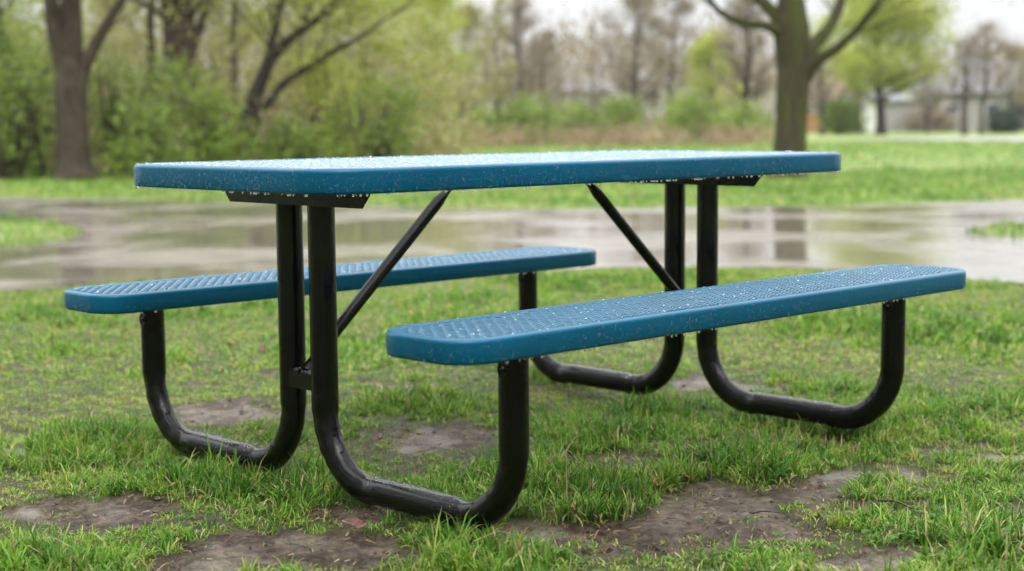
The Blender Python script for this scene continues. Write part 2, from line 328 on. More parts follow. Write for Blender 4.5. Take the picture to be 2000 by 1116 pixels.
# ------------------------------------------------------------------ grass
GREENS = np.array([(.10, .235, .022), (.145, .31, .03), (.20, .37, .04), (.060, .17, .020), (.27, .42, .055), (.42, .45, .10), (.52, .45, .22), (.30, .20, .10)])
def blades(n_try, zmin, zmax, hmean, width, dens_pow, xm=1.35, buf=None, far=False):
    # sample positions in the wedge in front of the camera, uniform over the ground
    zz = np.sqrt(RNG.uniform(zmin**2, zmax**2, n_try)); uu = RNG.uniform(-1, 1, n_try)*.338*xm
    f2 = np.array([math.cos(YAW), math.sin(YAW)]); r2 = RT0[:2]
    X = CAM[0]+f2[0]*zz+r2[0]*uu*zz; Y = CAM[1]+f2[1]*zz+r2[1]*uu*zz
    if not far:      # clump: pull toward tuft centres
        cs = .075; cxi = np.floor(X/cs); cyi = np.floor(Y/cs)
        hx = vnoise(cxi*7.7+.5, cyi*3.3+.5, 77); hy = vnoise(cxi*5.1+.5, cyi*9.2+.5, 78)
        tx = (cxi+.15+.7*hx)*cs; ty = (cyi+.15+.7*hy)*cs; k = RNG.uniform(0, .6, n_try)
        X = X+(tx-X)*k; Y = Y+(ty-Y)*k
    mud, wet, tuf, u, v, z = maps(X, Y)
    pa = inside(X, Y, PATHW)
    d = fbm(X, Y, 1.6, 4, 51); d2 = fbm(X, Y, 6, 3, 57)
    keep = RNG.uniform(0, 1, n_try) < np.clip((1-mud*1.25)*(.05+1.5*d2)+tuf*.35+np.clip((zz-4.5)/2,0,1)*.4*(1-mud), .012 if not far else .1, 1)*(1 if far else 1)
    if not far:
        sp_ = np.clip((fbm(X, Y, 11, 2, 131)-.49)*7, 0, 1)*np.clip(1.15-wet, 0, 1)
        keep |= RNG.uniform(0, 1, n_try) < sp_*.6*(mud > .3)
    keep &= ~pa & (wet < .8)
    if not far: keep &= RNG.uniform(0, 1, n_try) < np.clip(.55+.45*(1-wet)-mud*.3, 0, 1)
    X, Y, mud, tuf, d, d2, zz = [a[keep] for a in (X, Y, mud, tuf, d, d2, zz)]; n = len(X)
    long = np.clip(tuf*1.1+(d-.5)*1.6+(d2-.5)*1.2, 0, 1)
    h = hmean*(.45+1.25*long)*RNG.lognormal(0, .32, n)*(1-.55*mud)
    if far: h = hmean*RNG.lognormal(0, .4, n)*(.6+.8*d)
    wd = width*RNG.uniform(.55, 1.35, n)*(.8+.5*long)
    if far: sc = zz/zmin; h = h*(1+.0*sc); wd = wd*sc**.8
    az = RNG.uniform(0, 2*PI, n); lean = RNG.beta(1.7, 2.0, n)*1.5*(1.15-.5*long)
    dx, dy = np.cos(az), np.sin(az); sxv, syv = -dy, dx
    tw = RNG.uniform(-.9, .9, n); sxv, syv = sxv*np.cos(tw)-syv*np.sin(tw), sxv*np.sin(tw)+syv*np.cos(tw)
    z0 = gheight(X, Y)-.004-mud*.006
    rows = []
    for t, wf in ((0, .8), (.38, 1), (.75, .66), (1, 0)):
        ang = lean*(.35+.65*t) + lean*.5*t*t
        r = h*t*np.sin(ang)*.95; zc = h*t*np.cos(ang*.9)
        cx = X+dx*r; cy = Y+dy*r; cz = z0+zc
        if t < 1:
            rows.append(np.stack([cx-sxv*wd*wf/2, cy-syv*wd*wf/2, cz], -1)); rows.append(np.stack([cx+sxv*wd*wf/2, cy+syv*wd*wf/2, cz], -1))
        else: rows.append(np.stack([cx, cy, cz], -1))
    V = np.stack(rows, 1).reshape(-1, 3)
    bI = np.arange(n)[:, None]*7
    Q = np.concatenate([bI+[0, 1, 3, 2], bI+[2, 3, 5, 4]]); T = bI+[4, 5, 6]
    # colour of each blade: patches of deep green, fresh yellow green and straw
    s = np.clip(RNG.normal(2.5, 1.1, n)-long*1.5+(1-d)*2.4-.6+mud*1.0+(fbm(X, Y, 14, 2, 99)-.5)*4.5, 0, 5)
    dry = RNG.uniform(0, 1, n) < (.11+.25*mud+.12*np.clip(.5-d2, 0, 1)*2)*(0.35 if far else 1)
    s = np.where(dry, RNG.uniform(5.6, 7, n), s)
    order = np.array([3, 0, 1, 2, 4, 5, 6, 7]); G = GREENS[order]
    i0 = np.floor(s).astype(int).clip(0, 6); ft = (s-i0)[:, None]; C = G[i0]*(1-ft)+G[i0+1]*ft
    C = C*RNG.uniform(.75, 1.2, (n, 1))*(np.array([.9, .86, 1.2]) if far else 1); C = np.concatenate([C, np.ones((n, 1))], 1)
    buf.add(V, [Q, T], np.repeat(C, 7, 0))
gb = Buf()
blades(330000, 2.1, 5.2, .029, .0031, 0, 1.55, gb)
blades(300000, 5.2, 9.3, .036, .0055, 0, 1.4, gb)
tag(gb.build('grass', BLADE), 'short wet spring grass growing in tufts around the table', 'grass', kind='stuff')
gb = Buf()
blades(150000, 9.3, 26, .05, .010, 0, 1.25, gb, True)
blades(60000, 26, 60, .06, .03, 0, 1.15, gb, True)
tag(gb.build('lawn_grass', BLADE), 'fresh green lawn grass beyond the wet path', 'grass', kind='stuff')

# litter on the soil: bits of straw, bark and twigs
lt = Buf(); n = 26000
zz = np.sqrt(RNG.uniform(2.1**2, 6.5**2, n)); uu = RNG.uniform(-.45, .45, n)
X = CAM[0]+math.cos(YAW)*zz+RT0[0]*uu*zz; Y = CAM[1]+math.sin(YAW)*zz+RT0[1]*uu*zz
mud, wet, tuf, u, v, z = maps(X, Y); k = (RNG.uniform(0, 1, n) < .06+.5*mud*(1-wet)); X, Y, mud = X[k], Y[k], mud[k]; n = len(X)
az = RNG.uniform(0, 2*PI, n); L = RNG.lognormal(-4.5, .5, n).clip(.004, .035); W = RNG.uniform(.0006, .0020, n); zt = gheight(X, Y)+.002-mud*.004
dx, dy = np.cos(az), np.sin(az); V = []
for s1, s2, dz in ((-1, -1, 0), (1, -1, .004), (1, 1, .005), (-1, 1, .001)):
    V.append(np.stack([X+dx*L/2*s1-dy*W*s2, Y+dy*L/2*s1+dx*W*s2, zt+dz*RNG.uniform(.3, 1.4, n)+.002], -1))
pal = np.array([(.20, .15, .08), (.04, .026, .018), (.10, .06, .036), (.32, .26, .15), (.03, .02, .015)]); C = pal[RNG.integers(0, 5, n)]
lt.add(np.stack(V, 1).reshape(-1, 3), [np.arange(n*4).reshape(-1, 4)], np.repeat(np.concatenate([C, np.ones((n, 1))], 1), 4, 0))
tag(lt.build('plant_litter', BLADE), 'bits of straw, bark and twig scattered on the muddy soil', 'litter', kind='stuff')

# clods and crumbs of wet earth
cb = Buf(); n = 16000
zz = np.sqrt(RNG.uniform(2.1**2, 6.5**2, n)); uu = RNG.uniform(-.45, .45, n)
X = CAM[0]+math.cos(YAW)*zz+RT0[0]*uu*zz; Y = CAM[1]+math.sin(YAW)*zz+RT0[1]*uu*zz
mud, wet, tuf, u, v, z = maps(X, Y); k = (RNG.uniform(0, 1, n) < .15+.8*mud*(1-wet)*fbm(X, Y, 7, 3, 91)); X, Y, mud = X[k], Y[k], mud[k]; n = len(X)
r_ = RNG.lognormal(-5.75, .5, n).clip(.0012, .010); zt = gheight(X, Y)-mud*.006
U = np.array([(1, 0, 0), (.5, .87, .05), (-.5, .87, -.05), (-1, 0, 0), (-.5, -.87, .05), (.5, -.87, 0), (.55, .2, .5), (-.2, .5, .55), (-.3, -.45, .5)])
V = U[None]*r_[:, None, None]*RNG.uniform(.65, 1.35, (n, 9, 3)); V = V+np.stack([X, Y, zt], -1)[:, None]
b0 = np.arange(n)[:, None]*9; tri = [(0, 1, 6), (1, 7, 6), (1, 2, 7), (2, 3, 7), (3, 8, 7), (3, 4, 8), (4, 5, 8), (5, 6, 8), (5, 0, 6), (6, 7, 8)]
C = np.array([(.075, .053, .038)])*RNG.uniform(.5, 1.7, (n, 1)); cb.add(V.reshape(-1, 3), [np.concatenate([b0+list(t) for t in tri])], np.repeat(np.concatenate([C, np.ones((n, 1))], 1), 9, 0))
tag(cb.build('soil_crumbs', BLADE, None, False), 'crumbs and clods of wet earth on the bare patches', 'soil', kind='stuff')

# clover and low broad leaves
cv = Buf(); cc = []
for a, b_, c_, nn in [(380, 1010, 30, 16), (1200, 1075, 60, 16), (560, 895, 18, 14), (990, 880, 60, 20), (1700, 1060, 90, 26), (120, 1085, 80, 26), (1400, 905, 80, 16), (840, 930, 60, 18), (730, 845, 60, 14), (1880, 1000, 60, 20), (360, 905, 40, 14), (1100, 1105, 90, 20)]:
    for _ in range(nn//3): cc.append(gp(a+random.gauss(0, c_), b_+random.gauss(0, c_*.25)))
for p in cc:
    R_ = random.uniform(.0035, .0075); hh = random.uniform(.006, .024); a0 = random.uniform(0, 6.3)
    for q in range(3):
        a = a0+q*2.094; ctr = np.array([p[0]+math.cos(a)*R_, p[1]+math.sin(a)*R_, gheight(p[:1], p[1:2])[0]+hh])
        th = np.linspace(0, 2*PI, 7)[:-1]; V = np.stack([ctr[0]+R_*np.cos(th), ctr[1]+R_*np.sin(th), ctr[2]+.003*np.cos(th*2+a)+np.sin(th)*.002], -1)
        t = random.uniform(.7, 1.2); cv.add(V, [[tuple(range(6))]], (.07*t, .16*t, .03*t, 1))
tag(cv.build('clover', BLADE), 'low round-leaved clover between the grass blades', 'clover', kind='stuff')

# a few fallen leaves and sticks that can be told apart
def dead_leaf(px, py, size, rot, tilt, colr, label):
    nU, nV = 9, 5; V = []
    for a in range(nU):
        t = a/(nU-1); wv = size*.33*math.sin(PI*min(1, t*1.02))**.8+.0004
        for q in range(nV):
            s = q/(nV-1)*2-1; V.append((t*size-size/2, s*wv, .35*abs(s)**1.5*wv+.25*size*(t-.5)**2+.004*math.sin(7*t+3*s)))
    V = np.array(V); ca, sa = math.cos(rot), math.sin(rot); ct, st = math.cos(tilt), math.sin(tilt)
    V = np.stack([V[:, 0], V[:, 1]*ct-V[:, 2]*st, V[:, 1]*st+V[:, 2]*ct], -1)
    V = np.stack([V[:, 0]*ca-V[:, 1]*sa, V[:, 0]*sa+V[:, 1]*ca, V[:, 2]], -1)
    F = [(a*nV+q, (a+1)*nV+q, (a+1)*nV+q+1, a*nV+q+1) for a in range(nU-1) for q in range(nV-1)]
    p = gp(px, py, .012); B = Buf(); B.add(V, [F]); o = B.build('fallen_leaf', mat_plain('dead leaf', colr, tuple(x*1.6 for x in colr), 90, .6)); o.location = (p[0], p[1], max(.008, gheight(p[:1], p[1:2])[0]+.016))
    sm = o.modifiers.new('thickness', 'SOLIDIFY'); sm.thickness = .0006
    tag(o, label, 'leaf')
dead_leaf(1127, 987, .038, .2, .7, (.38, .27, .12), 'curled tan fallen leaf lying in the grass right of the front bench leg')
dead_leaf(1336, 930, .034, 1.4, 1.1, (.20, .085, .03), 'rust brown fallen leaf standing on edge in grass beneath the near bench')
dead_leaf(1285, 940, .040, .4, .3, (.17, .08, .035), 'flat dark brown fallen leaf in grass beneath the near bench')
dead_leaf(1965, 1042, .045, 2.3, .8, (.30, .25, .20), 'pale greyish fallen leaf at the right edge on mud')
dead_leaf(1890, 1028, .045, .1, .2, (.20, .10, .06), 'reddish brown fallen leaf lying flat by the mud at right')
dead_leaf(1816, 655, .045, .9, .8, (.20, .08, .03), 'small russet fallen leaf on grass right of the far bench leg')
dead_leaf(1915, 650, .045, .1, .4, (.42, .30, .15), 'pale tan fallen leaf on grass at far right')
dead_leaf(512, 680, .045, .5, .8, (.16, .07, .03), 'dark red-brown fallen leaf on grass left of the twin table posts')
dead_leaf(452, 672, .04, 2.0, .5, (.30, .14, .06), 'orange-brown fallen leaf on grass below the far bench')
dead_leaf(700, 1023, .045, .4, .4, (.12, .05, .035), 'crumpled dark maroon fallen leaf on mud in front')
def stick(px, py, L, rot, r, label):
    B = Buf(); t = np.linspace(0, 1, 9); B.tube(np.stack([(t-.5)*L, .06*L*np.sin(t*5), .004+.05*L*np.sin(t*3)], -1), r*(1-.6*t), 6)
    o = B.build('fallen_twig', mat_plain('twig bark', (.03, .02, .014), (.07, .05, .035), 60, .5)); p = gp(px, py)
    o.location = (p[0], p[1], gheight(p[:1], p[1:2])[0]+.006); o.rotation_euler = (0, 0, rot); tag(o, label, 'twig')
stick(1752, 982, .10, YAW-PI/2-.9, .004, 'dark thick fallen twig lying on the mud at right')
stick(1930, 962, .11, YAW-PI/2+.7, .0025, 'thin arched fallen twig in the grass near the right edge')
stick(1495, 1003, .06, YAW-PI/2+.1, .003, 'short black fallen twig on the mud in front')

# ------------------------------------------------------------------ picnic table
H = .76
table = thing('picnic_table', 'blue perforated picnic table with two attached benches and black tube legs, wet with rain', 'picnic table')
def rounded(x0, x1, y0, y1, r, off=0, k=18):
    o = []
    for cx, cy, a0 in ((x1-r, y1-r, 0), (x0+r, y1-r, 90), (x0+r, y0+r, 180), (x1-r, y0+r, 270)):
        for q in range(k+1):
            a = math.radians(a0+q*90/k); o.append((cx, cy, math.cos(a), math.sin(a)))
    # subdivide straight runs so drops and dents have vertices to hold
    out = []
    for i in range(len(o)):
        a = np.array(o[i]); b_ = np.array(o[(i+1) % len(o)]); out.append(a)
        d = math.hypot((b_[0]+r*b_[2])-(a[0]+r*a[2]), (b_[1]+r*b_[3])-(a[1]+r*a[3]))
        for q in range(1, int(d/.06)): out.append(a+(b_-a)*q/int(d/.06))
    return np.array(out)
def slab(name, x0, x1, y0, y1, rad, z, t, label=None):
    B = Buf(); path_ = rounded(x0, x1, y0, y1, rad); n = len(path_)
    # rim profile: (inset from the outer face, height); thick dipped coating with round edges
    R_ = .010; prof = []
    for q in range(7): a = q/6*PI/2; prof.append((R_-R_*math.sin(a) if q else R_, -R_+R_*math.cos(a)))
    prof = [(.026, -.012), (.0275, -.006), (.026, -.0015), (.022, 0.0)] + prof
    prof += [(0, -t*.5), (.0003, -t+.006), (.0018, -t+.002), (.005, -t), (.008, -t+.002), (.0095, -t+.007), (.0095, -.016)]
    prof = np.array(prof); m_ = len(prof)
    ins, zz = prof[:, 0], prof[:, 1]
    C = path_[:, None, :2]+(rad-ins)[None, :, None]*path_[:, None, 2:]
    wob = (vnoise(path_[:, 0]*14+3, path_[:, 1]*14+9, 3)-.5)*.0009
    V = np.concatenate([C+wob[:, None, None]*path_[:, None, 2:], np.broadcast_to((z+zz)[None, :, None], (n, m_, 1))], -1).reshape(-1, 3)
    i = np.arange(n)[:, None]; j = np.arange(m_)[None]; i2 = (i+1) % n; j2 = (j+1) % m_
    B.add(V, [np.stack([i*m_+j, i2*m_+j, i2*m_+j2, i*m_+j2], -1).reshape(-1, 4)])
    part = B.build(name, BLUE, table)
    # expanded metal mesh: interlaced zigzag strands
    M_ = Buf(); s = .0185; pit = .028; x_in0, x_in1 = x0+.016, x1-.016; ny = int(round((y1-y0-.05)/s)); s = (y1-y0-.05)/ny
    def half(x, yy):   # is the point within the rounded outline
        dx_ = np.maximum(np.abs(x-(x0+x1)/2)-((x1-x0)/2-rad), 0); dy_ = np.maximum(np.abs(yy-(y0+y1)/2)-((y1-y0)/2-rad), 0)
        return np.hypot(dx_, dy_) < rad-.016
    for q in range(ny+1):
        yc = y0+.025+q*s
        xs = np.arange(x_in0, x_in1, pit/8); ph = (xs-x_in0)/pit*2*PI
        tri = np.clip(np.cos(ph)*1.35, -1, 1)*(1 if q % 2 else -1)
        ys = yc+tri*(s/2-.0026)
        zz_ = z-.0040+(.0009 if y1-y0 > .5 else .0017)*np.sin(ph+(0 if q % 2 else PI))+(fbm(xs, ys, 40, 2, 8)-.5)*.0009
        ok = half(xs, ys)
        if ok.sum() < 4: continue
        idx = np.where(ok)[0]; P = np.stack([xs, ys, zz_], -1)[idx[0]:idx[-1]+1]
        nn_ = len(P); th = np.linspace(0, 2*PI, 10)[:-1]; rw_ = (.0058 if y1-y0 > .5 else .0037)*(1+.35*(1-np.abs(tri[idx[0]:idx[-1]+1]))); tl = .22*(1 if q % 2 else -1)*np.sin(ph[idx[0]:idx[-1]+1])
        yy_ = P[:, 1:2]+rw_[:, None]*np.cos(th); zv = P[:, 2:3]+.0019*np.sin(th)+.45*tl[:, None]*rw_[:, None]*np.cos(th)
        V = np.stack([np.broadcast_to(P[:, 0:1], yy_.shape), yy_, zv], -1).reshape(-1, 3)
        i_ = np.arange(nn_-1)[:, None]*9; j_ = np.arange(9)[None]; k_ = (j_+1) % 9
        M_.add(V, [np.stack([i_+j_, i_+k_, i_+9+k_, i_+9+j_], -1).reshape(-1, 4)])
    mesh_ = M_.build('mesh_panel', TOP_WET if y1-y0 > .5 else BLUE_WET, part)
    return part, path_, prof
def drop_shape():  # unit hemisphere, 24 verts
    pass
def drops(parts_spec, name, parent):
    B = Buf(); BH = Buf(); cur = [B]
    ico = []
    nu, nv = 7, 4
    def ell(c, ax_, bx, cx, a, b_, d, col=None):
        V = [];
        for q in range(1, nv):
            ph = PI*q/nv
            for r_ in range(nu): th = 2*PI*r_/nu; V.append(c+ax_*a*math.cos(ph)+bx*b_*math.sin(ph)*math.cos(th)+cx*d*math.sin(ph)*math.sin(th))
        V = [c+ax_*a]+V+[c-ax_*a]; F = []; T = []
        for q in range(nv-2):
            for r_ in range(nu): F.append((1+q*nu+r_, 1+q*nu+(r_+1) % nu, 1+(q+1)*nu+(r_+1) % nu, 1+(q+1)*nu+r_))
        for r_ in range(nu): T.append((0, 1+(r_+1) % nu, 1+r_)); T.append((len(V)-1, 1+(nv-2)*nu+r_, 1+(nv-2)*nu+(r_+1) % nu))
        cur[0].add(V, [F, T])
    Z = np.array([0, 0, 1.0])
    for (path_, rad, z, t, dens_side, dens_drip, x0, x1, y0, y1) in parts_spec:
        P = path_[:, :2]+rad*path_[:, 2:]; Pn = np.roll(P, -1, 0); L = np.linalg.norm(Pn-P, axis=1); cum = np.concatenate([[0], np.cumsum(L)]); tot = cum[-1]
        def at(s): i = min(np.searchsorted(cum, s)-1, len(L)-1); i = max(i, 0); f = (s-cum[i])/(L[i]+1e-9); a = P[i]*(1-f)+Pn[i]*f; nn = path_[i, 2:]*(1-f)+np.roll(path_, -1, 0)[i, 2:]*f; return a, nn/np.linalg.norm(nn)
        for _ in range(int(tot*dens_side)):
            a, nn = at(random.uniform(0, tot)); 
            if nn[0] > .6 or nn[1] > .6: continue
            N3 = np.array([nn[0], nn[1], 0]); T3 = np.cross(Z, N3); r_ = random.lognormvariate(-6.93, .42); r_ = min(r_, .0024)
            zz_ = z-random.uniform(.008, t-.004); ell(np.array([a[0], a[1], zz_])+N3*r_*.15, Z, T3, N3, r_*random.uniform(1, 2.4), r_*.9, r_*.75)
        cur[0] = BH; s = 0
        while s < tot:
            s += random.expovariate(dens_drip)+.003
            if s >= tot: break
            a, nn = at(s); N3 = np.array([nn[0], nn[1], 0]); T3 = np.cross(Z, N3); r_ = random.uniform(.0014, .0029)
            ell(np.array([a[0], a[1], z-t-r_*.5])-N3*.004, Z, T3, N3, r_*random.uniform(1, 1.5), r_, r_)
        cur[0] = B
        # beads on top
        for _ in range(int((x1-x0)*(y1-y0)*(1800 if y1-y0 > .5 else 700))):
            x, y = random.uniform(x0+.01, x1-.01), random.uniform(y0+.006, y1-.006); r_ = min(random.lognormvariate(-6.7, .4), .003)
            ex = max(abs(x-(x0+x1)/2)-((x1-x0)/2-rad), 0); ey = max(abs(y-(y0+y1)/2)-((y1-y0)/2-rad), 0)
            if math.hypot(ex, ey) > rad-.006: continue
            rim = min(x-x0, x1-x, y-y0, y1-y) < .024
            ell(np.array([x, y, z-(.0 if rim else .0012)]), Z, np.array([1., 0, 0]), np.array([0, 1., 0]), r_*.7, r_, r_)
    tag(BH.build('hanging_drops', CLEAR, parent), kind='stuff')
    return tag(B.build(name, GLINT_WATER, parent), kind='stuff')
LT, WT = 1.8605, .8426
sA, pA, _ = slab('tabletop', -LT/2-.002, LT/2+.002, -WT/2, WT/2, .13, H, .0526)
sB, pB, _ = slab('seat', -.0044-1.8426/2-.006, -.0044+1.8426/2+.006, -.8011, -.5319, .085, .4533, .049)
sC, pC, _ = slab('seat', .0044-1.8179/2-.006, .0044+1.8179/2+.006, .5289, .7939, .085, .4332, .049)
drops([(pA, .13, H, .0526, 950, 85, -LT/2, LT/2, -WT/2, WT/2)], 'raindrops', sA)
drops([(pB, .085, .4533, .049, 420, 85, -.926, .917, -.8011, -.5319)], 'raindrops', sB)
drops([(pC, .085, .4332, .049, 260, 80, -.905, .913, .5289, .7939)], 'raindrops', sC)

# wood added behind the viewer to darken reflections, seen only in the wet paint and from other positions
B = Buf(); C = []; random.seed(9)
f2 = np.array([math.cos(YAW), math.sin(YAW), 0])
for k in range(2300):
    a = random.uniform(-2.1, 2.1); rr_ = random.uniform(12, 16); q = CAM*[1, 1, 0]-f2*math.cos(a)*rr_+RT0*math.sin(a)*rr_; C.append(q+[0, 0, random.uniform(0, 12)])
BACKC = C
LI, LO, PR = .0614, .6822, .0312
def uleg(X, s, ztop_out, foot=0.0):
    B = Buf(); R_ = .165; zb = .036+foot; pts = []; sq = []
    yo, yi = s*LO, s*LI; dirn = 1 if yi < yo else -1     # toward centre
    def push(y, z_, a, r_=1.0): pts.append((X, y, z_)); sq.append((a, r_))
    zt = ztop_out
    for q in range(9): z_ = zt+(zb+R_-zt)*q/8; push(yo, z_, 1, 1)
    for q in range(1, 17):
        a = q/17*PI/2; k = .84+.05*math.sin(q*1.9); y = yo+(-1 if yo > yi else 1)*R_*(1-math.cos(a)); push(y, zb+R_-R_*math.sin(a), k, 1.04)
    ys, ye = yo+(-1 if yo > yi else 1)*R_, yi+(1 if yo > yi else -1)*R_
    for q in range(13):
        t = q/12; lift = .004 if 0 < q < 12 else 0
        push(ys+(ye-ys)*t, zb+lift, .86 if q in (0, 12) else 1.02, 1.03 if q in (0, 12) else 1)
    for q in range(1, 17):
        a = q/17*PI/2; k = .84+.05*math.sin(q*2.3+1); y = ye+(-1 if yo > yi else 1)*R_*math.sin(a); push(y, zb+R_-R_*math.cos(a), k, 1.04)
    for q in range(12): z_ = zb+R_+(.672-zb-R_)*q/11; push(yi, z_, 1, 1)
    sq = np.array(sq)
    # tube frame: A axis starts perpendicular to the bend plane (X) -> squash in-plane axis
    B.tube(pts, PR, 20, True, (sq[:, 1], sq[:, 0]))
    return B
for X in (-.686, .704):
    for s, zt in ((-1, .4533-.049+.012), (1, .4332-.049+.012)):
        pts_fix = uleg(X, s, zt, 0.010 if X > 0 else 0)
        leg = pts_fix.build('leg', BLACK, table)
        # bolt lug near the top of the bench post
        B = Buf(); yb = s*LO; zb_ = zt-.052; fx = X-PR*.93
        th = np.linspace(0, 2*PI, 17)
        ring = np.stack([np.full(17, fx), yb+.0125*np.cos(th), zb_+.017*np.sin(th)], -1); B.tube(ring, .0028, 6, False)
        B.tube([(fx+.006, yb, zb_), (fx-.0035, yb, zb_), (fx-.0055, yb, zb_)], [.0075, .0075, .004], 6)
        B.build('bolt', BLACK, leg)
    # bracket carrying the top, with cut-away ends, ribbed as an angle iron
    B = Buf(); zt = H-.0526+.0195; z0 = .667
    prof = [(-.283, zt), (-.283, .703), (-.250, z0), (.250, z0), (.283, .703), (.283, zt)]
    xa = X-.036
    V = [(xa, y, z_) for y, z_ in prof]+[(xa+.006, y, z_) for y, z_ in prof]; k = len(prof)
    F = [tuple(range(k))[::-1], tuple(range(k, 2*k))]; B.add(V, [[F[0]], [F[1]], [(q, (q+1) % k, k+(q+1) % k, k+q) for q in range(k)]])
    B.box((xa+.006, -.19, z0+.0005), (xa+.056, .22, z0+.0065)); B.build('top_bracket', BLACK, table, False)
    for (yc0, yc1, zs) in ((-.79, -.54, .4533), (.538, .785, .4332)):
        B = Buf(); B.box((X-.025, yc0, zs-.0275), (X+.025, yc1, zs-.0205)); B.box((X-.026, yc0+.02, zs-.052), (X-.0215, yc1-.02, zs-.0275)); B.build('seat_bracket', BLACK, table, False)
    # tie plate between the two inner posts
    B = Buf(); sg = 1 if X < 0 else -1
    B.box((X-.026, -LI+.006, .243), (X-.020, LI-.006, .280)); B.box((X-.0205 if X < 0 else X-.0205, -LI+.006, .274), (X+.026, LI-.006, .2795)); tp = B.build('tie_plate', BLACK, table, False)
    B = Buf(); B.tube([(X-sg*.016, .02, .276), (X-sg*.016, .02, .286), (X-sg*.016, .02, .290)], [.011, .011, .006], 6); B.build('bolt', BLACK, tp)
    # diagonal brace
    a = np.array([X-sg*.010, 0, .286]); e = np.array([X+sg*.455, 0, .700]); t = np.linspace(0, 1, 20)[:, None]; P = a+(e-a)*t
    r_ = np.full(20, .0148); fl = np.ones(20); fl[:2] = .35; fl[-2:] = .4
    B = Buf(); B.tube(P, r_, 14, True, (np.ones(20), fl)); B.build('brace', BLACK, table)
# cross bracket at the centre that takes both braces
B = Buf(); B.box((-.25, -.02, .7005), (.265, .02, .7075)); 
for xx in (-.24, .225): B.box((xx, -.38, .7080), (xx+.03, .38, .7145))
B.build('centre_bracket', BLACK, table, False)
# beads of rain on the black tubes
B = Buf()
def bead(c, r_):
    V = []; F = []; T = []
    for q, ph in enumerate((.5, 1.1, PI/2+.2)):
        for k in range(6): th = k*PI/3; V.append((c[0]+r_*math.sin(ph)*math.cos(th), c[1]+r_*math.sin(ph)*math.sin(th), c[2]+r_*math.cos(ph)))
    V += [(c[0], c[1], c[2]+r_), (c[0], c[1], c[2]-r_)]
    for q in range(2):
        for k in range(6): F.append((q*6+k, (q+1)*6+k, (q+1)*6+(k+1) % 6, q*6+(k+1) % 6))
    for k in range(6): T.append((18, k, (k+1) % 6)); T.append((19, 12+(k+1) % 6, 12+k))
    B.add(V, [F, T])
for X in (-.686, .704):
    for s in (-1, 1):
        for _ in range(60):
            th = random.uniform(PI*.75, PI*1.75); yy, z_ = random.choice([(LI, random.uniform(.21, .66)), (LO, random.uniform(.21, .40))]); bead((X+PR*math.cos(th), s*yy+PR*math.sin(th), z_), random.uniform(.0006, .0014))
        for _ in range(260):
            th = random.uniform(-.2, PI+.2); y = random.uniform(LI+.16, LO-.16); bead((X+PR*math.cos(th), s*y, .040+(.010 if X > 0 else 0)+PR*1.02*math.sin(th)), random.uniform(.0007, .0017))
tag(B.build('raindrops', CLEAR, table), kind='stuff')

# ------------------------------------------------------------------ trees
BARK_BROWN = mat_bark('brown bark', (.030, .022, .016), (.105, .080, .058))
BARK_GREY = mat_bark('grey bark', (.045, .038, .032), (.125, .108, .092))
BARK_MOSS = mat_bark('mossy bark', (.030, .026, .014), (.085, .075, .040), (.065, .075, .018))
BARK_DARK = mat_bark('dark wet bark', (.02, .016, .012), (.07, .055, .042))
LEAF_FRESH = mat_leaf('fresh green leaf', (.075, .095, .025), (.30, .43, .06))
LEAF_YEL = mat_leaf('yellow green leaf', (.20, .25, .04), (.56, .60, .11))
LEAF_OLIVE = mat_leaf('olive bud leaf', (.15, .14, .055), (.40, .39, .14))
LEAF_TAN = mat_leaf('tan bud leaf', (.15, .115, .08), (.34, .275, .185))
LEAF_DARK = mat_leaf('dark evergreen needle', (.012, .030, .016), (.03, .06, .03), .1)
LEAF_DRY = mat_leaf('dry brown brush', (.16, .10, .055), (.36, .25, .14), .2)

def leaves(B, centres, per, spread, size, vary=.35, flat=1.0):
    c = np.repeat(np.asarray(centres, float), per, 0); n = len(c)
    tone = np.repeat(RNG.uniform(0, 1, len(centres)), per)
    c = c+RNG.normal(0, 1, (n, 3))*np.array([spread, spread, spread*.75*flat])
    a = RNG.normal(0, 1, (n, 3)); a /= np.linalg.norm(a, axis=1)[:, None]; b_ = RNG.normal(0, 1, (n, 3)); b_ = b_-a*(a*b_).sum(1)[:, None]; b_ /= np.linalg.norm(b_, axis=1)[:, None]
    s = size*RNG.uniform(.6, 1.4, (n, 1))
    V = np.stack([c-a*s*.6, c+b_*s*.32, c+a*s*.6, c-b_*s*.32], 1).reshape(-1, 3)
    t = np.clip(tone*.75+RNG.uniform(0, vary, n), 0, 1); C = np.stack([t, t, t, np.ones(n)], -1)
    B.add(V, [np.arange(n*4).reshape(-1, 4)], np.repeat(C, 4, 0))
